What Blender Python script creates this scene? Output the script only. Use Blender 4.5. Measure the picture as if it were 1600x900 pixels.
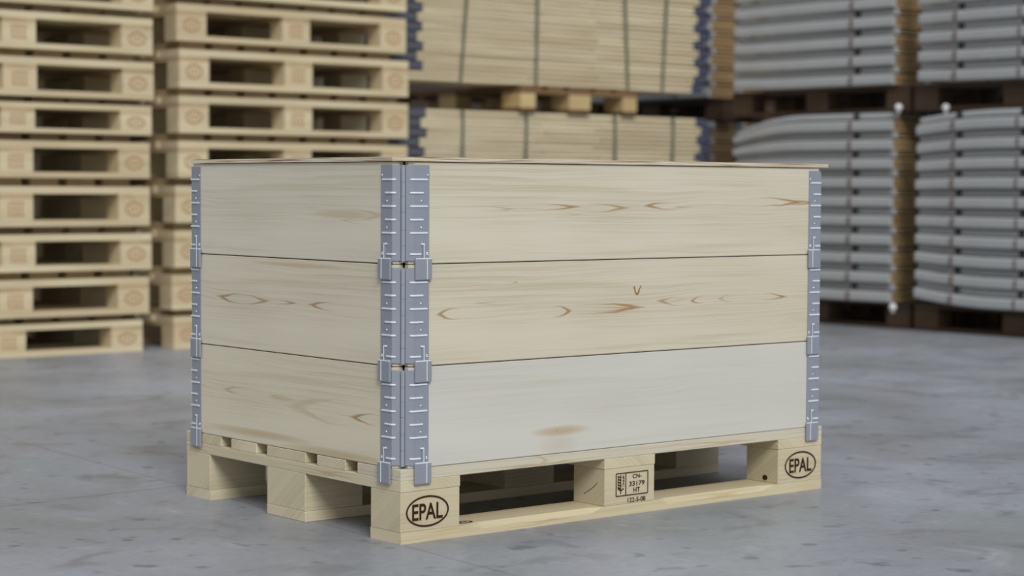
import bpy, bmesh, math, random
from mathutils import Vector, Matrix
random.seed(7)
for o in list(bpy.data.objects): bpy.data.objects.remove(o)
S = bpy.context.scene; COL = S.collection

# ------------------------------------------------------------------ camera
cd = bpy.data.cameras.new('camera'); cam = bpy.data.objects.new('camera', cd); COL.objects.link(cam); S.camera = cam
cam.matrix_world = (Matrix.Translation((-2.28437, -3.08591, 0.68419)) @ Matrix.Rotation(-0.69215236, 4, 'Z')
                    @ Matrix.Rotation(1.52147851, 4, 'X') @ Matrix.Rotation(0.00542206, 4, 'Z'))
cd.sensor_width = 36; cd.lens = 3144.2 * 36 / 1600
cd.clip_start = .05; cd.clip_end = 80
cd.dof.use_dof = True; cd.dof.focus_distance = 4.05; cd.dof.aperture_fstop = 3.4

# ------------------------------------------------------------------ light
S.view_settings.view_transform = 'Standard'; S.view_settings.look = 'None'
S.view_settings.gamma = 1; S.view_settings.use_curve_mapping = False
S.view_settings.exposure = 0.0
w = bpy.data.worlds.new('hall_ambient'); S.world = w; w.use_nodes = True
bg = w.node_tree.nodes['Background']; bg.inputs[0].default_value = (0.93, 0.97, 1.0, 1); bg.inputs[1].default_value = 0.56
sd = bpy.data.lights.new('skylight', 'SUN'); sd.energy = 1.92; sd.angle = math.radians(22); sd.color = (1, .985, .955)
so = bpy.data.objects.new('skylight', sd); COL.objects.link(so)
so.rotation_euler = Vector((-.65, -1.42, 1.25)).to_track_quat('Z', 'Y').to_euler()
so.location = (-4, -6, 7)

# ------------------------------------------------------------------ helpers
def new_obj(name, mesh, parent=None, loc=(0, 0, 0)):
    o = bpy.data.objects.new(name, mesh); COL.objects.link(o); o.location = loc
    if parent: o.parent = parent
    return o
def thing(name, label, cat, loc=(0, 0, 0), rotz=0, group=None):
    o = new_obj(name, None, None, loc); o.rotation_euler = (0, 0, rotz); o.empty_display_size = .1
    o['label'] = label; o['category'] = cat
    if group: o['group'] = group
    return o
def copy_thing(root, loc, label, rotz=None, group=None, zscale=1):
    r = root.copy(); COL.objects.link(r); r.location = loc; r['label'] = label
    if rotz is not None: r.rotation_euler = (0, 0, rotz)
    if group: r['group'] = group
    r.scale = (1, 1, zscale)
    for ch in list(root.children):
        c = ch.copy(); COL.objects.link(c); c.parent = r
        for g in list(ch.children):
            d = g.copy(); COL.objects.link(d); d.parent = c
    return r
class MB:
    def __init__(s): s.bm = bmesh.new()
    def box(s, x0, x1, y0, y1, z0, z1, bev=0, seg=1, M=None):
        r = bmesh.ops.create_cube(s.bm, size=1, matrix=Matrix.Translation(((x0+x1)/2, (y0+y1)/2, (z0+z1)/2)) @ Matrix.Diagonal((x1-x0, y1-y0, z1-z0, 1)))
        vs = r['verts']
        if bev:
            es = list({e for v in vs for e in v.link_edges})
            g = bmesh.ops.bevel(s.bm, geom=es, offset=bev, segments=seg, affect='EDGES', profile=.6)
            vs = list({v for f in g['faces'] for v in f.verts} | {v for v in vs if v.is_valid})
        if M: bmesh.ops.transform(s.bm, matrix=M, verts=vs)
        return vs
    def prism(s, pts, z0, z1, M=None):           # plan polygon (counter-clockwise) extruded in z
        a = [s.bm.verts.new((x, y, z0)) for x, y in pts]; b = [s.bm.verts.new((x, y, z1)) for x, y in pts]
        n = len(pts)
        s.bm.faces.new(a[::-1]); s.bm.faces.new(b)
        for i in range(n): s.bm.faces.new((a[i], a[(i+1) % n], b[(i+1) % n], b[i]))
        if M: bmesh.ops.transform(s.bm, matrix=M, verts=a+b)
        return a+b
    def loft(s, rings):                          # list of equal-length closed rings
        R = [[s.bm.verts.new(p) for p in r] for r in rings]; n = len(R[0])
        for a, b in zip(R, R[1:]):
            for i in range(n): s.bm.faces.new((a[i], a[(i+1) % n], b[(i+1) % n], b[i]))
        s.bm.faces.new(R[0][::-1]); s.bm.faces.new(R[-1])
    def cyl(s, x, y, z0, z1, r, n=16):
        s.prism([(x+r*math.cos(2*math.pi*i/n), y+r*math.sin(2*math.pi*i/n)) for i in range(n)], z0, z1)
    def mesh(s, name, mat, smooth=False):
        bmesh.ops.recalc_face_normals(s.bm, faces=s.bm.faces)
        m = bpy.data.meshes.new(name); s.bm.to_mesh(m); s.bm.free(); m.materials.append(mat)
        if smooth:
            for p in m.polygons: p.use_smooth = True
        return m

# ------------------------------------------------------------------ node helpers
class NT:
    def __init__(s, tree): s.t = tree; s.n = tree.nodes; s.l = tree.links
    def put(s, sock, v):
        if hasattr(v, 'links') or isinstance(v, bpy.types.NodeSocket): s.l.new(v, sock)
        elif v is not None: sock.default_value = v
    def m(s, op, a, b=None, c=None, clamp=False):
        n = s.n.new('ShaderNodeMath'); n.operation = op; n.use_clamp = clamp
        for i, v in enumerate((a, b, c)): s.put(n.inputs[i], v)
        return n.outputs[0]
    def noise(s, vec, scale, detail=2, rough=.5, dist=0):
        n = s.n.new('ShaderNodeTexNoise'); s.put(n.inputs['Vector'], vec); n.inputs['Scale'].default_value = scale
        n.inputs['Detail'].default_value = detail; n.inputs['Roughness'].default_value = rough; n.inputs['Distortion'].default_value = dist
        return n.outputs['Fac']
    def xyz(s, x, y, z):
        n = s.n.new('ShaderNodeCombineXYZ')
        for i, v in enumerate((x, y, z)): s.put(n.inputs[i], v)
        return n.outputs[0]
    def sep(s, v):
        n = s.n.new('ShaderNodeSeparateXYZ'); s.l.new(v, n.inputs[0]); return n.outputs
    def ramp(s, f, stops):
        n = s.n.new('ShaderNodeValToRGB'); s.put(n.inputs[0], f); e = n.color_ramp.elements
        while len(e) < len(stops): e.new(.5)
        for el, (p, c) in zip(e, stops):
            el.position = p; el.color = (*c, 1) if not isinstance(c, float) else (c, c, c, 1)
        return n.outputs[0]
    def mix(s, f, a, b, mode='MIX'):
        n = s.n.new('ShaderNodeMix'); n.data_type = 'RGBA'; n.blend_type = mode
        s.put(n.inputs[0], f)
        for sk, v in ((n.inputs[6], a), (n.inputs[7], b)):
            if isinstance(v, tuple): v = (*v, 1) if len(v) == 3 else v
            s.put(sk, v)
        return n.outputs[2]
def material(name):
    m = bpy.data.materials.new(name); m.use_nodes = True
    nt = NT(m.node_tree); bs = m.node_tree.nodes['Principled BSDF']
    return m, nt, bs
def srgb(r, g, b):
    f = lambda c: (c/255/12.92 if c/255 <= .04045 else ((c/255+.055)/1.055)**2.4)
    return (f(r), f(g), f(b))
def mark_group():
    g = bpy.data.node_groups.new('grain_mark', 'ShaderNodeTree')
    for nm in ('u', 'v', 'cx', 'cz', 'a', 'b', 'dir', 'amount'):
        g.interface.new_socket(nm, in_out='INPUT', socket_type='NodeSocketFloat')
    g.interface.new_socket('value', in_out='OUTPUT', socket_type='NodeSocketFloat')
    nt = NT(g); i = g.nodes.new('NodeGroupInput').outputs; o = g.nodes.new('NodeGroupOutput')
    p = nt.m('DIVIDE', nt.m('SUBTRACT', i[0], i[2]), i[4]); q = nt.m('ABSOLUTE', nt.m('DIVIDE', nt.m('SUBTRACT', i[1], i[3]), i[5]))
    r = nt.m('ADD', nt.m('MULTIPLY', p, p), q)
    pd = nt.m('MULTIPLY', p, i[6])
    pos = nt.m('MAXIMUM', pd, 0.0)
    wd = nt.m('ADD', .13, nt.m('MULTIPLY', nt.m('MULTIPLY', pos, pos), .36))
    line = nt.m('SUBTRACT', 1.0, nt.m('DIVIDE', nt.m('ABSOLUTE', nt.m('SUBTRACT', r, 1.0)), wd), clamp=True)
    line = nt.m('POWER', line, .6)
    mask = nt.m('ADD', .38, nt.m('MULTIPLY', pd, .9), clamp=True)
    nt.l.new(nt.m('MULTIPLY', nt.m('MULTIPLY', line, mask), i[7]), o.inputs[0])
    return g
MARK = mark_group()
def wood(name, base, dark, tan=(158, 120, 68), axis=0, vaxis=2, marks=(), grain=1.0, vary=.10, scale=1.0, rough=.62, smear=()):
    """planed softwood: long growth lines along the given axis, with lens-shaped cathedral marks"""
    m, nt, bs = material(name)
    tc = nt.n.new('ShaderNodeTexCoord'); info = nt.n.new('ShaderNodeObjectInfo').outputs['Random']
    P = nt.sep(tc.outputs['Object'])
    off = nt.m('MULTIPLY', info, 37.0) if not marks else .0
    oth = 3 - axis - vaxis
    U = P[axis]; V = P[vaxis]; W = P[oth]
    Us = nt.m('ADD', U, off)
    Vw = nt.m('ADD', V, nt.m('MULTIPLY', W, .8))
    warp = nt.noise(nt.xyz(nt.m('MULTIPLY', Us, 1.7*scale), nt.m('MULTIPLY', Vw, 7*scale), off), 1.0, 2)
    Vd = nt.m('ADD', nt.m('MULTIPLY', Vw, 260*scale), nt.m('MULTIPLY', warp, 10.0))
    g1 = nt.noise(nt.xyz(nt.m('MULTIPLY', Us, 2.0*scale), Vd, off), 1.0, 3, .55)
    line = nt.ramp(g1, [(.40, 0.0), (.50, .35), (.56, 1.0), (.64, .1)])
    reg = nt.noise(nt.xyz(nt.m('MULTIPLY', Us, 1.6), nt.m('MULTIPLY', Vw, 7.0), nt.m('ADD', off, 5.)), 1.0, 2)
    regm = nt.ramp(reg, [(.35, .12), (.62, 1.0)])
    b = srgb(*base); d = srgb(*dark)
    c0 = nt.mix(nt.ramp(reg, [(.30, 0.0), (.70, 1.0)]), b, tuple(x*(1-vary) for x in b))
    col = nt.mix(nt.m('MULTIPLY', nt.m('MULTIPLY', line, regm), .48*grain), c0, d)
    if not marks:
        col = nt.mix(nt.m('MULTIPLY', nt.m('SUBTRACT', info, .45), 3.2*vary, clamp=True), col, d)
        col = nt.mix(nt.m('MULTIPLY', nt.m('SUBTRACT', .4, info), 1.6*vary, clamp=True), col, tuple(min(1, x*1.3) for x in b))
    # broad tan streak now and then
    st = nt.noise(nt.xyz(nt.m('MULTIPLY', Us, 1.1), nt.m('MULTIPLY', Vw, 26*scale), nt.m('ADD', off, 11.)), 1.0, 2)
    col = nt.mix(nt.m('MULTIPLY', nt.ramp(st, [(.63, 0.0), (.74, 1.0)]), .35*grain), col, tuple(x*.62 for x in b[:2]) + (b[2]*.42,))
    if marks:
        wob = nt.noise(nt.xyz(nt.m('MULTIPLY', U, 14.), nt.m('MULTIPLY', V, 30.), 3.), 1.0, 2)
        Vm = nt.m('ADD', V, nt.m('MULTIPLY', nt.m('SUBTRACT', wob, .5), .010))
        tot = None
        for (cx, cz, a, bb, dr, am) in marks:
            gn = nt.n.new('ShaderNodeGroup'); gn.node_tree = MARK
            nt.l.new(U, gn.inputs[0]); nt.l.new(Vm, gn.inputs[1])
            for k, v in zip(range(2, 8), (cx, cz, a, bb, dr, am)): gn.inputs[k].default_value = v
            tot = gn.outputs[0] if tot is None else nt.m('MAXIMUM', tot, gn.outputs[0])
        col = nt.mix(tot, col, srgb(*tan))
    for (cx, cz, a, bb, am) in smear:
        p = nt.m('DIVIDE', nt.m('SUBTRACT', U, cx), a); q = nt.m('DIVIDE', nt.m('SUBTRACT', V, cz), bb)
        e = nt.m('SUBTRACT', 1.0, nt.m('ADD', nt.m('MULTIPLY', p, p), nt.m('MULTIPLY', q, q)), clamp=True)
        col = nt.mix(nt.m('MULTIPLY', e, am), col, srgb(178, 148, 100))
    nt.l.new(col, bs.inputs['Base Color']); bs.inputs['Roughness'].default_value = rough
    bs.inputs['Specular IOR Level'].default_value = .3
    bp = nt.n.new('ShaderNodeBump'); bp.inputs['Strength'].default_value = .12; bp.inputs['Distance'].default_value = .0006
    nt.l.new(g1, bp.inputs['Height']); nt.l.new(bp.outputs[0], bs.inputs['Normal'])
    return m
def plain(name, rgb, rough=.5, metal=0, vary=.06, spec=.5, nscale=30):
    m, nt, bs = material(name)
    tc = nt.n.new('ShaderNodeTexCoord')
    f = nt.noise(tc.outputs['Object'], nscale, 3)
    c = srgb(*rgb)
    nt.l.new(nt.mix(f, tuple(x*(1-vary) for x in c), tuple(min(1, x*(1+vary)) for x in c)), bs.inputs['Base Color'])
    bs.inputs['Roughness'].default_value = rough; bs.inputs['Metallic'].default_value = metal; bs.inputs['Specular IOR Level'].default_value = spec
    return m

# ------------------------------------------------------------------ materials
WB, WD = (224, 214, 190), (178, 160, 124)
M_block = wood('pallet_block_pine', (212, 202, 173), (172, 148, 106), axis=0, scale=.8)
M_board_x = wood('pallet_board_pine', (216, 206, 178), (176, 150, 106), axis=0, grain=1.3, scale=.7)
M_board_y = wood('pallet_cross_board_pine', (216, 205, 175), (174, 148, 104), axis=1, grain=1.3, scale=.7)
M_bgx = wood('stacked_pallet_pine', (220, 206, 172), (178, 148, 104), axis=0, vary=.16, scale=.5)
M_bgy = wood('stacked_pallet_cross_pine', (200, 178, 142), (150, 120, 84), axis=1, vary=.16, scale=.5)
M_old_x = wood('dark_aged_wood', (74, 58, 47), (48, 36, 28), axis=0, vary=.2, scale=.5)
M_old_y = wood('dark_aged_cross_wood', (74, 58, 47), (48, 36, 28), axis=1, vary=.2, scale=.5)
M_old_bl = wood('aged_block_wood', (92, 73, 56), (60, 46, 34), axis=1, vary=.2, scale=.5)
M_pale_bl = wood('pale_block_wood', (206, 182, 134), (160, 130, 84), axis=1, vary=.15, scale=.5)
M_mid_x = wood('brown_pallet_wood', (128, 98, 70), (84, 62, 42), axis=0, vary=.2, scale=.5)
M_mid_y = wood('brown_pallet_cross_wood', (150, 122, 86), (100, 76, 50), axis=1, vary=.2, scale=.5)
M_plank = wood('folded_collar_pine', (228, 214, 182), (182, 154, 112), axis=0, vary=.22, scale=.45)
M_brown = wood('brown_collar_wood', (176, 148, 108), (128, 98, 64), axis=0, vary=.2, scale=.5)
M_grey = plain('grey_painted_wood', (168, 171, 174), .5, 0, .10, .4, 6)
M_greyhinge = plain('blue_grey_steel', (150, 155, 168), .36, .15, .05, .6, 60)
M_rib = plain('rib_painted_highlight', (236, 240, 248), .3, .1, .03, .8, 60)  # near-white tone paints the top-light highlight onto the hinge ribs
M_pin = plain('hinge_pin_steel', (158, 163, 176), .36, .2, .05, .6, 200)
M_rivet = plain('rivet_steel', (215, 218, 225), .25, .8, .04)
M_darkhinge = plain('dark_steel_hinge', (84, 86, 96), .5, .0, .1)
M_bluehinge = plain('navy_steel_hinge', (76, 80, 100), .5, .0, .1)
M_strap = plain('green_plastic_strap', (86, 100, 84), .45, 0, .1)
M_joint = plain('brown_joint_wood', (104, 84, 74), .7)
M_black = plain('black_gap_steel', (40, 36, 36), .7)
M_cap = plain('white_plastic', (225, 225, 228), .4)
M_burn = plain('burned_mark', (62, 36, 26), .8, 0, .25, .1, 90)
M_burn_old = plain('faded_burned_mark', (176, 140, 104), .8, 0, .2, .1, 40)
def ply():
    m, nt, bs = material('plywood')
    tc = nt.n.new('ShaderNodeTexCoord'); P = nt.sep(tc.outputs['Object'])
    wv = nt.noise(nt.xyz(nt.m('MULTIPLY', P[0], 6.), nt.m('MULTIPLY', P[1], 6.), nt.m('MULTIPLY', P[2], 900.)), 1.0, 2, .6)
    nt.l.new(nt.ramp(wv, [(.36, srgb(120, 96, 76)), (.46, srgb(196, 180, 152)), (.62, srgb(226, 216, 196))]), bs.inputs['Base Color'])
    bs.inputs['Roughness'].default_value = .6
    return m
M_ply = ply()

# ------------------------------------------------------------------ setting
def concrete():
    m, nt, bs = material('trowelled_concrete')
    tc = nt.n.new('ShaderNodeTexCoord'); V = tc.outputs['Object']; P = nt.sep(V)
    big = nt.noise(V, 1.1, 4, .55, .6); mid = nt.noise(V, 5.0, 5, .6, .8); fine = nt.noise(V, 45, 3, .6)
    c = nt.mix(nt.ramp(big, [(.32, 0.0), (.66, 1.0)]), srgb(134, 136, 140), srgb(162, 166, 178))
    hue = nt.noise(nt.xyz(P[0], P[1], 9.), 1.8, 3)
    c = nt.mix(nt.ramp(hue, [(.5, 0.0), (.62, .25)]), c, srgb(140, 152, 146))
    c = nt.mix(nt.ramp(hue, [(.36, .25), (.48, 0.0)]), c, srgb(152, 148, 152))
    c = nt.mix(nt.ramp(mid, [(.30, .60), (.46, 0.0)]), c, srgb(108, 110, 117))
    c = nt.mix(nt.ramp(mid, [(.60, 0.0), (.72, .45)]), c, srgb(178, 180, 184))
    spots = nt.noise(nt.xyz(P[0], P[1], 4.), 15, 2, .4)
    c = nt.mix(nt.ramp(spots, [(.27, .60), (.36, 0.0)]), c, srgb(92, 94, 104))
    c = nt.mix(nt.ramp(fine, [(.25, .22), (.55, 0.0)]), c, srgb(100, 100, 104))
    sp = nt.noise(V, 160, 1, .3)
    c = nt.mix(nt.ramp(sp, [(.83, 0.0), (.86, .8)]), c, srgb(215, 215, 215))
    # sawn joints in the slab
    def joint(ax, ay, dx, dy, wid, am):
        L = math.hypot(dx, dy); nx, ny = -dy/L, dx/L
        d = nt.m('ADD', nt.m('MULTIPLY', nt.m('SUBTRACT', P[0], ax), nx), nt.m('MULTIPLY', nt.m('SUBTRACT', P[1], ay), ny))
        d = nt.m('ADD', d, nt.m('MULTIPLY', nt.m('SUBTRACT', mid, .5), .012))
        return nt.m('MULTIPLY', nt.m('SUBTRACT', 1.0, nt.m('DIVIDE', nt.m('ABSOLUTE', d), wid), clamp=True), am)
    j = nt.m('MAXIMUM', joint(-.401, .894, .4734, .0339, .0035, .85), joint(.0953, 1.401, -.033, -.49, .006, .35))
    c = nt.mix(j, c, srgb(70, 70, 76))
    nt.l.new(c, bs.inputs['Base Color'])
    nt.l.new(nt.ramp(mid, [(.3, .34), (.7, .52)]), bs.inputs['Roughness']); bs.inputs['Specular IOR Level'].default_value = .5
    bp = nt.n.new('ShaderNodeBump'); bp.inputs['Strength'].default_value = .15; bp.inputs['Distance'].default_value = .004
    nt.l.new(mid, bp.inputs['Height']); nt.l.new(bp.outputs[0], bs.inputs['Normal'])
    return m
def struct(name, x0, x1, y0, y1, z0, z1, mat):
    b = MB(); b.box(x0, x1, y0, y1, z0, z1); o = new_obj(name, b.mesh(name, mat)); o['kind'] = 'structure'; return o
struct('floor', -10, 14, -10, 12, -.2, 0, concrete())
M_wall = plain('hall_wall_paint', (66, 58, 54), .8, 0, .08, .3, 2)
struct('wall_back', -10, 14, 11, 11.2, 0, 7, M_wall)
struct('wall_right', 13, 13.2, -10, 11, 0, 7, M_wall)

# ------------------------------------------------------------------ writing
def text_into(mb, s, size, M, sx=1.0, bold=0.0, spacing=1.0, align='CENTER'):
    c = bpy.data.curves.new('writing', 'FONT'); c.body = s; c.size = size; c.align_x = align; c.align_y = 'CENTER'
    c.offset = bold; c.space_character = spacing; c.extrude = .0002; c.resolution_u = 6
    o = bpy.data.objects.new('writing', c); COL.objects.link(o)
    dg = bpy.context.evaluated_depsgraph_get(); me = bpy.data.meshes.new_from_object(o.evaluated_get(dg))
    me.transform(M @ Matrix.Diagonal((sx, 1, 1, 1))); mb.bm.from_mesh(me)
    bpy.data.objects.remove(o); bpy.data.meshes.remove(me); bpy.data.curves.remove(c)
def text_fit(mb, s, w, h, M, bold=.004):
    """one line of writing scaled to an exact width and height about its centre"""
    t = MB(); text_into(t, s, 1.0, Matrix(), bold=bold); vs = t.bm.verts
    x0 = min(v.co.x for v in vs); x1 = max(v.co.x for v in vs); y0 = min(v.co.y for v in vs); y1 = max(v.co.y for v in vs)
    N = M @ Matrix.Diagonal((w/(x1-x0), h/(y1-y0), 1, 1)) @ Matrix.Translation((-(x0+x1)/2, -(y0+y1)/2, 0))
    me = bpy.data.meshes.new('t'); t.bm.to_mesh(me); t.bm.free(); me.transform(N); mb.bm.from_mesh(me); bpy.data.meshes.remove(me)
def face_y(x, z, y=-.0004): return Matrix.Translation((x, y, z)) @ Matrix.Rotation(math.pi/2, 4, 'X')
def oval(mb, x, z, a, b, wd, M0=None, n=48, depth=.0006):
    M = face_y(x, z); ro, ri = [], []
    for i in range(n):
        t = 2*math.pi*i/n; cc, ss = math.cos(t), math.sin(t)
        ro.append([M @ Vector((a*cc, b*ss, k)) for k in (-.0001, .0003)]); ri.append([M @ Vector(((a-wd)*cc, (b-wd)*ss, k)) for k in (-.0001, .0003)])
    vs = [[mb.bm.verts.new(p) for p in (o[0], o[1], i_[1], i_[0])] for o, i_ in zip(ro, ri)]
    for i in range(n):
        A, B = vs[i], vs[(i+1) % n]
        for k in range(4): mb.bm.faces.new((A[k], A[(k+1) % 4], B[(k+1) % 4], B[k]))
def stroke(mb, x0, z0, x1, z1, wd):
    L = math.hypot(x1-x0, z1-z0); M = face_y((x0+x1)/2, (z0+z1)/2) @ Matrix.Rotation(math.atan2(z1-z0, x1-x0), 4, 'Z')
    mb.box(-L/2, L/2, -wd/2, wd/2, -.0001, .0003, M=M)

# ------------------------------------------------------------------ pallets
BX = [(0, .145), (.5275, .6725), (1.055, 1.2)]            # block spans along the length
BY = [(0, .1), (.3275, .4725), (.7, .8)]                  # across the width
DY = [(0, .145), (.18625, .28625), (.3275, .4725), (.51375, .61375), (.655, .8)]
def bottom_board(y0, y1, zt, chamfer, bev):
    """full-length base board; its upper edges are planed off between the blocks"""
    b = MB()
    if not chamfer: b.box(0, 1.2, y0, y1, 0, zt, bev); return b
    def ring(x, c, side):
        c = max(c, .0008); d = c*.75
        if side < 0: return [(x, y0, 0), (x, y1, 0), (x, y1, zt), (x, y0+c, zt), (x, y0, zt-d)]
        return [(x, y0, 0), (x, y1, 0), (x, y1, zt-d), (x, y1-c, zt), (x, y0, zt)]
    side = -1 if chamfer < 0 else 1; C = .014
    rings = []
    for x, c in ((0, 0), (.16, 0), (.20, C), (.49, C), (.52, 0), (.68, 0), (.71, C), (1.0, C), (1.04, 0), (1.2, 0)): rings.append(ring(x, c, side))
    b.loft(rings); return b
def make_pallet(name, label, group, mx, my, mb_, hb, ht, hs, hd, stamp=None, bev=0, chamfer=False, batten=0, mblock2=None):
    """hb base board top, ht block top, hs stringer top, hd deck top"""
    t = thing(name, label, 'pallet', group=group)
    for k, (a, b) in enumerate(BY):
        ch = (-1 if k == 0 else 1 if k == 2 else 0) if chamfer else 0
        new_obj('bottom_board', bottom_board(a, b, hb, ch, bev).mesh('bottom_board', mx), t)
    for i, (xa, xb) in enumerate(BX):
        for j, (ya, yb) in enumerate(BY):
            q = MB(); e = .0012 if bev else 0
            q.box(xa+e*(i > 0), xb-e*(i < 2), ya+e*.6, yb-e*.6, hb, ht, bev)
            new_obj('block', q.mesh('block', mb_), t)
        q = MB(); q.box(xa, xb, 0, .8, ht, hs, bev); new_obj('stringer_board', q.mesh('stringer_board', my), t)
    for (a, b) in DY:
        q = MB(); q.box(0, 1.2, a, b, hs, hd, bev); new_obj('deck_board', q.mesh('deck_board', mx), t)
    if batten:
        for k in range(7):
            x = .05 + k*.163
            q = MB(); q.box(x, x+.125, .085, .715, hd, batten); new_obj('top_batten', q.mesh('top_batten', my), t)
    if stamp == 'faded':
        for x in (.0725, 1.1275):
            q = MB(); oval(q, x, .065, .042, .03, .008)
            for k in (-.016, 0, .016): stroke(q, x+k, .052, x+k, .078, .006)
            new_obj('oval_stamp', q.mesh('oval_stamp', M_burn_old), t)
        q = MB()
        for k in (-.03, -.012, .006, .024): stroke(q, .6+k, .048, .6+k, .085, .007)
        stroke(q, .565, .092, .635, .092, .005); stroke(q, .565, .042, .635, .042, .005)
        new_obj('block_stamp', q.mesh('block_stamp', M_burn_old), t)
    return t

# the pallet under the crate
P0 = make_pallet('wooden_pallet', 'new pale wooden pallet on the floor carrying the big crate', None, M_board_x, M_board_y, M_block, .022, .100, .122, .144, bev=.0012, chamfer=True)
del_group = P0.get('group')
for x, z, a, b in ((.0640, .0595, .0520, .0305), (1.1290, .0605, .0520, .0310)):
    q = MB(); oval(q, x, z, a, b, .0034, n=64)
    text_fit(q, 'EPAL', .0740, .0320, face_y(x, z-.0005), .014)
    new_obj('oval_stamp', q.mesh('oval_stamp', M_burn), P0)
q = MB()
x0, x1, z0, z1, xm = .560, .651, .0410, .0885, .5875
for a in ((x0, z0, x1, z0), (x0, z1, x1, z1), (x0, z0, x0, z1), (x1, z0, x1, z1), (xm, z0, xm, z1)): stroke(q, *a, .0019)
stroke(q, .5730, .045, .5730, .0850, .0019)
for k in range(5):                                       # ear of wheat
    zz = .0560 + k*.0058
    stroke(q, .5735, zz, .5665, zz+.0032, .0021); stroke(q, .5655, zz, .5655, zz+.0045, .0021)
stroke(q, .5730, .0520, .5650, .0570, .0021); stroke(q, .5730, .0515, .5815, .0560, .0021)
text_fit(q, 'IPPC', .0230, .0050, face_y(.5805, .0715) @ Matrix.Rotation(-math.pi/2, 4, 'Z'))
text_fit(q, 'CN-', .0256, .0086, face_y(.6200, .0797))
text_fit(q, '33179', .0440, .0098, face_y(.6195, .0643))
text_fit(q, 'HT', .0190, .0098, face_y(.6190, .0506))
new_obj('treatment_stamp', q.mesh('treatment_stamp', M_burn), P0)
q = MB(); text_fit(q, '122-5-08', .0510, .0096, face_y(.6190, .0300))
new_obj('date_stamp', q.mesh('date_stamp', M_burn), P0)
q = MB()                                                 # small brand on the top of the base board
M = Matrix.Translation((.175, .030, .0223)); n_ = 24
vs = [[q.bm.verts.new((M @ Vector((r*1.7*math.cos(2*math.pi*i/n_), r*math.sin(2*math.pi*i/n_), 0)))) for r in (.010, .0135)] for i in range(n_)]
for i in range(n_): q.bm.faces.new((vs[i][0], vs[i][1], vs[(i+1) % n_][1], vs[(i+1) % n_][0]))
text_fit(q, 'EPAL', .024, .010, M)
new_obj('small_stamp', q.mesh('small_stamp', M_burn), P0)
M_front = wood('front_deck_board_pine', (214, 208, 190), (184, 160, 118), tan=(178, 146, 96), axis=0, grain=.8,
    marks=[(.12, .1250, .22, .0045, 1, .7), (.17, .1300, .16, .0040, -1, .45), (.33, .1330, .035, .0120, 1, .5), (.62, .1300, .30, .0060, 1, .6), (.58, .1260, .20, .0040, -1, .7), (1.0, .1375, .22, .0045, 1, .6)])
M_side = wood('near_stringer_pine', (214, 204, 176), (176, 150, 106), tan=(176, 146, 98), axis=1, grain=.8,
    marks=[(.12, .1110, .14, .0060, 1, .6), (.42, .1080, .20, .0045, -1, .6), (.66, .1120, .12, .0050, 1, .5)])
M_base = wood('front_base_board_pine', (214, 202, 170), (176, 150, 104), tan=(182, 152, 102), axis=0, grain=1.0,
    marks=[(.20, .0090, .20, .0055, 1, .6), (.26, .0170, .16, .0040, -1, .4), (.80, .0130, .10, .0050, 1, .6), (.98, .0120, .12, .0050, -1, .5)])
ch = list(P0.children)
for kind, mat_ in (('deck_board', M_front), ('stringer_board', M_side), ('bottom_board', M_base)):
    first = [c for c in ch if c.name.startswith(kind)][0]; first.data.materials[0] = mat_
q = MB(); q.cyl(0, 0, 0, .0006, .0075, 20)
kn = new_obj('knot', q.mesh('knot', M_burn), P0, (1.0558, .0403, .0330)); kn.rotation_euler = (0, -math.pi/2, 0); kn.scale = (.8, 1, 1); kn['label'] = 'small dark knot'
# drying crack in the middle block
CRACK = MB()
for (ya, za, yb, zb) in ((.0240, .0700, .0313, .0629), (.0313, .0629, .0453, .0535), (.0453, .0535, .0660, .0420)):
    L = math.hypot(yb-ya, zb-za)
    CRACK.box(-.0002, .0002, -L/2, L/2, -.0006, .0006, M=Matrix.Translation((.5285, (ya+yb)/2, (za+zb)/2)) @ Matrix.Rotation(math.atan2(zb-za, yb-ya), 4, 'X'))
new_obj('drying_crack', CRACK.mesh('drying_crack', M_burn), P0)

# ------------------------------------------------------------------ crate collars
H = .1971; LX, LY = 1.210, .800; CR, LE = .0285, .0645
marks_R = [
 # top collar (z relative to collar base .5382)
 [(.350, .1087, .085, .0060, 1, .95), (.200, .1060, .070, .0035, 1, .55), (.486, .1072, .088, .0085, 1, .75), (.706, .1108, .060, .0085, -1, .9), (.80, .1108, .07, .003, -1, .35), (.985, .1189, .125, .0090, 1, .95), (1.075, .1180, .08, .0055, 1, .95), (.40, .094, .05, .003, 1, .3)],
 [(.128, .0993, .036, .0100, -1, .85), (.275, .116, .085, .0050, -1, .35), (.392, .0945, .033, .0095, 1, .95), (.490, .0965, .118, .0100, 1, .95), (.470, .0945, .125, .0045, 1, .7), (.737, .1051, .052, .0085, -1, .75), (.804, .1044, .026, .0072, -1, .95), (.893, .1059, .030, .0072, -1, .5), (1.010, .1048, .055, .0065, 1, .95), (.269, .1556, .0165, .0026, 1, .7)],
 [(.30, .150, .11, .004, 1, .05), (.403, .048, .010, .006, -1, .25)]]
smear_R = [[], [], [(.405, .047, .085, .012, .65), (.400, .020, .060, .026, .22)]]
marks_L = [
 [(.175, .0936, .100, .0110, -1, .28), (.13, .082, .06, .006, 1, .3)],
 [(.569, .1060, .082, .0100, 1, .85), (.558, .1060, .078, .0092, -1, .75), (.435, .1054, .062, .0042, -1, .95), (.24, .1055, .062, .0080, 1, .85)],
 [(.087, .0892, .068, .0100, 1, .85), (.20, .0920, .16, .0240, 1, .28), (.565, .1054, .066, .0082, 1, .45), (.40, .105, .05, .004, 1, .3)]]
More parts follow.
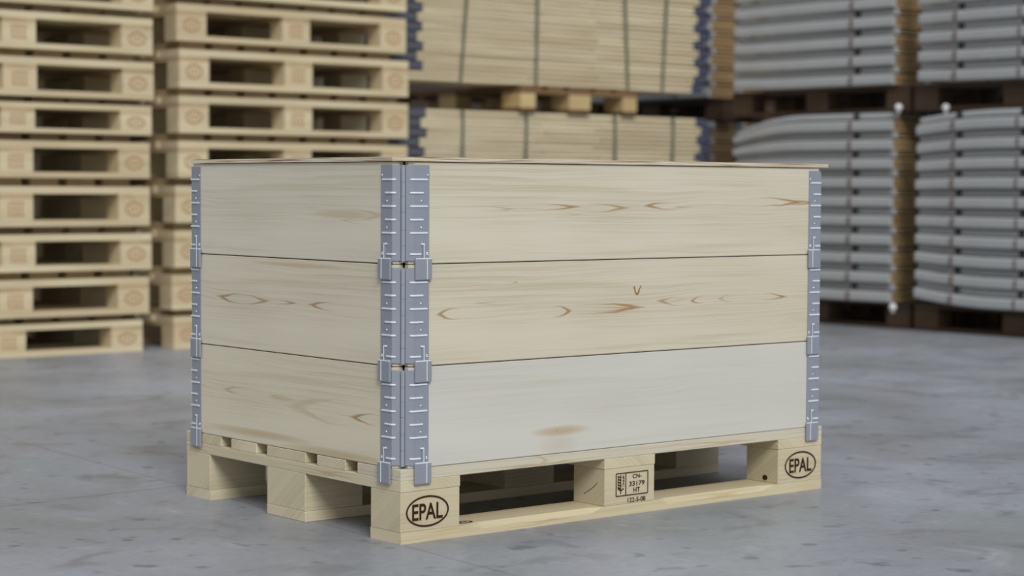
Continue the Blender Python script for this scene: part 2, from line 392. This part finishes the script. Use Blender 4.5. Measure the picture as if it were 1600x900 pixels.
smear_L = [[(.19, .094, .13, .012, .4)], [(.36, .185, .20, .006, .4)], [(.50, .022, .22, .010, .55), (.22, .008, .20, .012, .55), (.41, .103, .06, .007, .35)]]
basesR = [(217, 210, 191), (216, 208, 188), (212, 210, 201)]
basesL = [(220, 214, 196), (221, 213, 193), (221, 213, 191)]
CORN = [  # frames carrying the near-corner shape to every corner: (u axis, v axis, origin)
 Matrix(((1, 0, 0, 0), (0, 1, 0, 0), (0, 0, 1, 0), (0, 0, 0, 1))),
 Matrix(((-1, 0, 0, LX), (0, 1, 0, 0), (0, 0, 1, 0), (0, 0, 0, 1))),
 Matrix(((1, 0, 0, 0), (0, -1, 0, LY), (0, 0, 1, 0), (0, 0, 0, 1))),
 Matrix(((-1, 0, 0, LX), (0, -1, 0, LY), (0, 0, 1, 0), (0, 0, 0, 1)))]
SWAP = Matrix(((0, 1, 0, 0), (1, 0, 0, 0), (0, 0, 1, 0), (0, 0, 0, 1)))
def leaf_mesh(M):
    b = MB(); T = .002; zt, zb = H-.007, .004
    P2 = (.0180, CR-.0180+.0002)
    P = [(LE, 0), (CR, 0), P2]
    O = [(LE, -T), (CR-.0008, -T), (P2[0]-.0014, P2[1]-.0014)]
    b.prism([P[0], P[1], O[1], O[0]], zb, zt); b.prism([P[1], P[2], O[2], O[1]], zb+.003, zt)
    # locking foot: joggled outwards over the collar below
    b.box(.0290, .0680, -.0072, -.0023, -.0300, .0105, .0013, 2)
    b.box(.0290, .0660, -.0052, -.0004, .0055, .0125, .0012, 2)
    b.box(.0475, .0525, -T-.0026, -T+.0004, .0100, zt-.1490, .0011, 2)
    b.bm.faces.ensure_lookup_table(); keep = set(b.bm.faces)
    def rib(d, x1):
        z = zt-d
        b.box(CR-.001, x1, -T-.0019, -T+.0004, z-.0017, z+.0017, .0010, 2)
        L = .0075                                         # the same rib wraps over the crease
        b.box(-L, .0012, -.0019, .0004, -.0017, .0017, .0010, 2, M=Matrix.Translation((CR-.0008, -T, z)) @ Matrix.Rotation(math.radians(-45), 4, 'Z'))
    for d, x1 in ((.0277, .060), (.0531, .050), (.0788, .060), (.1045, .050), (.1300, .060), (.1706, .045)): rib(d, x1)
    b.box(.0570, .0625, -T-.0016, -T+.0004, zt-.1724, zt-.1690, .0008, 1)
    b.box(.0505, .0520, -T-.0032, -T-.0020, .0110, zt-.1500, .0005, 1)
    b.box(.0555, .0572, -.0080, -.0068, -.0285, .0100, .0005, 1)
    b.box(.0440, .0525, -T-.0030, -T+.0004, zt-.1530, zt-.1496, .0011, 2)
    b.box(.0300, .0672, -.0068, -.0030, .0085, .0118, .0010, 2)
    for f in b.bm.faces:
        if f not in keep: f.material_index = 1  # ribs, ridges and foot top edges take the painted highlight colour
    bmesh.ops.transform(b.bm, matrix=M, verts=b.bm.verts)
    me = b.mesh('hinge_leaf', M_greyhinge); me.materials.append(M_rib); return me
def rivet_mesh(x, d, M):
    b = MB(); z = H-.007-d
    bmesh.ops.create_uvsphere(b.bm, u_segments=12, v_segments=8, radius=1, matrix=Matrix.Translation((x, -.0022, z)) @ Matrix.Diagonal((.0027, .0017, .0027, 1)))
    bmesh.ops.transform(b.bm, matrix=M, verts=b.bm.verts)
    return b.mesh('rivet', M_rivet, True)
leafM = [[leaf_mesh(C), leaf_mesh(C @ SWAP)] for C in CORN]
rivM = [[[rivet_mesh(x, d, C @ X) for x, d in ((.0610, .0193), (.0455, .069), (.0455, .120), (.0600, .1690))] for X in (Matrix(), SWAP)] for C in CORN]
def pin_mesh(C):
    b = MB(); c = .0138; cuts = [.006, .036, .066, .100, .130, .158, H-.009]
    for a, e in zip(cuts, cuts[1:]): b.cyl(c, c, a+.0002, e-.0004, .0044, 18)
    b.cyl(c, c, .004, H-.007, .0036, 12)
    bmesh.ops.transform(b.bm, matrix=C, verts=b.bm.verts); return b.mesh('hinge_pin', M_pin)
pinM = [pin_mesh(C) for C in CORN]
words = ['topmost', 'middle', 'lowest']
extra = ['wooden pallet collar with hinged steel corners under the plywood lid, topmost of the three',
         'middle one of the three stacked wooden pallet collars, with dark tapered grain marks',
         'lowest pallet collar, plain whitish board in front, standing directly on the wooden pallet']
e = .0009
longp = [(.0315, 0), (.0225, .0090), (.0225, .0200), (LX-.0225, .0200), (LX-.0225, .0090), (LX-.0315, 0)]
shortp = [(0, .0315), (0, LY-.0315), (.0090, LY-.0225), (.0200, LY-.0225), (.0200, .0225), (.0090, .0225)]
for k in range(3):
    z0 = .144 + (2-k)*H
    t = thing('pallet_collar', extra[k], 'pallet collar', (0, 0, z0), 0, 'pallet collars of the big crate')
    mR = wood('collar_front_board_'+words[k], basesR[k], WD, axis=0, marks=marks_R[k], smear=smear_R[k], grain=[1.1, 1.1, .45][k], vary=.07)
    mL = wood('collar_end_board_'+words[k], basesL[k], WD, axis=1, marks=marks_L[k], smear=smear_L[k], grain=.9, vary=.08)
    def board(pts, m, M, nm):
        b = MB(); b.prism(pts, e, H-e)
        es = [ed for ed in b.bm.edges if abs(ed.verts[0].co.z-ed.verts[1].co.z) < 1e-6 and ed.calc_length() > .3]
        bmesh.ops.bevel(b.bm, geom=es, offset=.0013, segments=2, affect='EDGES')
        bmesh.ops.transform(b.bm, matrix=M, verts=b.bm.verts)
        return new_obj(nm, b.mesh(nm, m), t)
    board(longp, mR, Matrix(), 'side_board'); board(shortp, mL, Matrix(), 'end_board')
    board(longp, mR, CORN[2], 'side_board'); board(shortp, mL, CORN[1], 'end_board')
    for c in range(4):
        for s in range(2):
            lf = new_obj('hinge_leaf', leafM[c][s], t)
            for rm in rivM[c][s]: new_obj('rivet', rm, lf)
        new_obj('hinge_pin', pinM[c], t)
M_tan = plain('resin_brown', (158, 118, 66), .7, 0, .1, .2, 90)
mid_collar = [o for o in COL.objects if o.name.startswith('pallet_collar')][1]
q = MB(); zc = .144+H
for a in ((.6065, .4810, .6105, .4670, .0030), (.6105, .4670, .6160, .4635, .0034), (.6160, .4635, .6215, .4710, .0030), (.6185, .4690, .6260, .4815, .0026)):
    stroke(q, a[0], a[1]-zc, a[2], a[3]-zc, a[4])
new_obj('knot', q.mesh('knot', M_tan), mid_collar)
q = MB(); zt = .144+3*H
vs = q.prism([(.026, -.004), (1.206, -.004), (1.206, LY+.003), (.03, LY+.003), (-.004, LY-.030), (-.004, .026)], 0, .0085)
lid = new_obj('plywood_lid', q.mesh('plywood_lid', M_ply), None, (0, 0, zt+.0003))
lid['label'] = 'thin flat plywood lid lying on top of the crate'; lid['category'] = 'lid'

# ------------------------------------------------------------------ the two tall stacks of pallets behind
ORD = ['lowest', 'second', 'third', 'fourth', 'fifth', 'sixth', 'seventh', 'eighth', 'ninth', 'tenth', 'eleventh', 'twelfth',
       'thirteenth', 'fourteenth', 'fifteenth', 'sixteenth', 'seventeenth', 'eighteenth', 'nineteenth', 'twentieth', 'twenty-first', 'twenty-second']
def nth(i): return 'lowest' if i == 0 else ORD[i]+' from the bottom'
PH = .184
proto = None
def pallet_stack(xs, zs, y, where, group):
    global proto
    for i, (z, x) in enumerate(zip(zs[:-1], xs)):
        sc = (zs[i+1]-z-.0008)/PH
        lab = 'pale wooden pallet in the %s, %s' % (where, nth(i))
        yy = y + random.uniform(-.012, .012)
        if proto is None:
            proto = make_pallet('stacked_pallet', lab, group, M_bgx, M_bgy, M_bgx, .024, .104, .124, .152, stamp='faded', batten=PH)
            proto.location = (x, yy, z); proto.scale = (1, 1, sc)
        else: copy_thing(proto, (x, yy, z), lab, 0, group, sc)
pallet_stack([.676, .705, .724, .708, .715, .722, .728, .730, .728, .722],
             [0, .157, .340, .522, .718, .898, 1.044, 1.232, 1.412, 1.597, 1.78], 4.35, 'far left tall stack', 'pallets in the far left stack')
pallet_stack([2.020, 2.012, 2.030, 2.040, 2.045, 2.050, 2.058, 2.050, 2.045],
             [0, .166, .344, .533, .722, .912, 1.102, 1.300, 1.490, 1.68], 4.35, 'tall stack directly behind the crate', 'pallets in the stack behind the crate')

# ------------------------------------------------------------------ bundles of folded collars
LAY = .0470
aged = {}
def aged_pallet(label, loc, kind='dark'):
    if kind not in aged:
        mx, my, mb_ = (M_old_x, M_old_y, M_old_bl) if kind == 'dark' else (M_mid_x, M_mid_y, M_pale_bl)
        r = aged[kind] = make_pallet('base_pallet', label, 'pallets carrying the %s bundles' % ('grey' if kind == 'dark' else 'pale'), mx, my, mb_, .020, .092, .112, .130)
        r.location = loc; r.rotation_euler = (0, 0, math.pi/2); return r
    return copy_thing(aged[kind], loc, label, math.pi/2)
# long strapped bundles of pale folded collars: 2.0 m long, lying along x
def pale_collar_protos():
    out = []
    for shift in (0, 1):
        t = thing('folded_collar', 'x', 'folded collar', group='x')
        dx = .035 if shift else 0.0
        xa, xb = .105+dx, 2.015-dx
        for z0, z1, mid in ((.0012, .0200, 1.14), (.0246, .0434, .76)):
            q = MB(); q.box(xa, xa+mid-.004, 0, .19, z0, z1, .0015); new_obj('side_board', q.mesh('side_board', M_plank), t)
            q = MB(); q.box(xa+mid, xb, .002, .19, z0, z1, .0015); new_obj('side_board', q.mesh('side_board', M_plank), t)
        q = MB(); q.box(.010+dx*.6, xa+.004, .004, .178, .003, .044, .004); q.cyl(.012+dx*.6, .03, .004, .043, .009)
        new_obj('end_hinge', q.mesh('end_hinge', M_darkhinge), t)
        q = MB(); q.box(xb-.004, 2.105-dx, .004, .178, .003, .044, .004); q.cyl(2.105-dx, .03, .004, .043, .010)
        new_obj('end_hinge', q.mesh('end_hinge', M_bluehinge), t)
        out.append(t)
    return out
pp = pale_collar_protos(); pused = [False, False]
def pale_bundle(x, y, z, n, where, group, straps):
    for col in range(2):
        for i in range(n):
            s = i % 2; row = 'front row' if col == 0 else 'rear row'
            lab = 'pale folded collar, %s, %s, %s' % (nth(i), row, where)
            loc = (x + random.uniform(-.006, .006) - (.05 if i == 0 else 0)*(z > 1), y + col*.205 + random.uniform(-.006, .006), z + i*LAY)
            if not pused[s]:
                pused[s] = True; pp[s].location = loc; pp[s]['label'] = lab; pp[s]['group'] = group
            else: copy_thing(pp[s], loc, lab, 0, group)
    hgt = n*LAY
    for k, (sx, lean) in enumerate(straps):
        q = MB(); wd = .008
        y0, y1, za, zb = y-.0095, y+.4040, z-.0015, z+hgt+.001
        for a in ((y0, y0+.0012, za, zb), (y1-.0012, y1, za, zb)):
            vs = q.box(-wd, wd, *a)
            for v in vs: v.co.x += lean*(v.co.z-za)
        q.box(-wd, wd, y0, y1, za-.001, za); vs = q.box(-wd, wd, y0, y1, zb, zb+.001)
        for v in vs: v.co.x += lean*hgt
        o = new_obj('strap', q.mesh('strap', M_strap), None, (sx, 0, 0))
        o['label'] = 'dark green strap around the %s, %s from its left end' % (where, ['first', 'second', 'third', 'fourth'][k])
        o['category'] = 'strap'; o['group'] = 'straps around the ' + where
aged_pallet('worn brown pallet on the floor under the lower pale bundle, behind the crate', (5.018, 4.735, 0), 'pale')
pale_bundle(3.50, 4.72, .1315, 20, 'lower pale strapped bundle', 'folded collars in the lower pale bundle', [(3.86, 0), (4.26, .01), (4.885, -.01), (5.29, .01)])
aged_pallet('brown pallet with pale blocks holding the upper pale bundle above the lower one', (5.018, 4.70, 1.0735), 'pale')
pale_bundle(3.48, 4.72, 1.206, 14, 'upper pale strapped bundle', 'folded collars in the upper pale bundle', [(3.845, .09), (4.33, .02), (4.965, -.05), (5.215, .06)])

# grey-sided bundles: 1.07 m long, lying along y, brown ends towards the viewer
GL = 1.07
def grey_bundle(x, y, z, n, where, group, seams, droop_top=0, squeeze=.07):
    """n folded collars; the whole bundle is squeezed together towards its far end"""
    mid = n*LAY/2; top = n*LAY
    def warp(Z, s):                                     # monotone in Z, so the layers never cross
        u = max(0, (s-.55)/.45)
        t = max(0, (Z-(top-.19))/.19)
        return mid + (Z-mid)*(1-squeeze*u*u) - droop_top*u*u*t
    for i in range(n):
        out = i % 2 == 0
        h = .055 if out else .036; b0 = (i//2)*.094 + (0 if out else .057)
        b = MB(); rings = []; xo = 0 if out else .028
        for k in range(17):
            s_ = k/16; xx = xo-.018*math.sin(math.pi*s_)
            prof = [(xx+.024, .001), (xx+.008, .001), (xx+.001, .008), (xx, .5*h), (xx+.001, h-.010), (xx+.010, h-.001), (xx+.024, h-.001)]
            rings.append([(px, s_*GL, warp(b0+pz, s_)-b0) for px, pz in prof])
        b.loft(rings); gm = b.mesh('grey_side', M_grey)
        xa = xo+.0245
        bm_ = []
        for k in range(2):
            q = MB(); q.box(xa+.003*k, .232-xo*.7, .004, .30, .001+k*h/2, k*h/2+h/2-.0050, .002); bm_.append(q.mesh('brown_board', M_brown))
        sm = []
        for sy in seams:
            zz = warp(b0, sy/GL)-b0
            q = MB()
            if out: q.box(-.022, .004, sy-.006, sy+.006, .005+zz, .050+zz, .003)
            else: q.box(.004, .030, sy-.034, sy-.006, .004+zz, .033+zz, .002)
            sm.append(q.mesh('side_joint', M_joint if out else M_black))
        for col in range(2):
            t = thing('folded_collar', 'grey folded collar, %s, %s, %s' % (nth(i), 'outer row' if col == 0 else 'inner row', where),
                      'folded collar', (x+col*.262+random.uniform(-.004, .004), y, z + b0), 0, group)
            new_obj('grey_side', gm, t)
            for m_ in bm_: new_obj('brown_board', m_, t)
            for m_ in sm: new_obj('side_joint', m_, t)
GL = 1.07
XG = 5.47
for nm, x, y, seams in (('bundle at the right edge', XG, 2.13, (.47, .84)), ('bundle right of the crate', XG, 3.36, (.25,)), ('bundle farthest back', 5.85, 5.0, (.25,))):
    aged_pallet('dark worn pallet on the floor under the lower grey ' + nm, (x+.085+.8, y-.065, 0))
    grey_bundle(x, y, .131, 20, 'lower '+nm, 'folded collars in the lower grey '+nm, seams, droop_top=.045 if x == XG and y > 3 else 0)
    aged_pallet('dark worn pallet between the lower and upper grey ' + nm, (x+.060+.8, y-.065, 1.073))
    grey_bundle(x, y, 1.205, 14, 'upper '+nm, 'folded collars in the upper grey '+nm, seams, squeeze=.03)
# small round white caps hanging at the pallet edges
for (x, y, z, lab) in ((5.485, 3.325, 1.092, 'small round white cap below the upper grey bundle at the right of the crate'),
                       (5.475, 3.335, .112, 'small round white cap below the lower grey bundle at the right of the crate'),
                       (5.515, 3.060, 1.085, 'small round white cap below the upper grey bundle by the right edge')):
    q = MB(); bmesh.ops.create_uvsphere(q.bm, u_segments=16, v_segments=10, radius=.019)
    q.cyl(.0, .0, -.030, .0, .008)
    o = new_obj('round_cap', q.mesh('round_cap', M_cap, True), None, (x, y, z)); o['label'] = lab; o['category'] = 'cap'; o['group'] = 'white caps at the pallet edges'
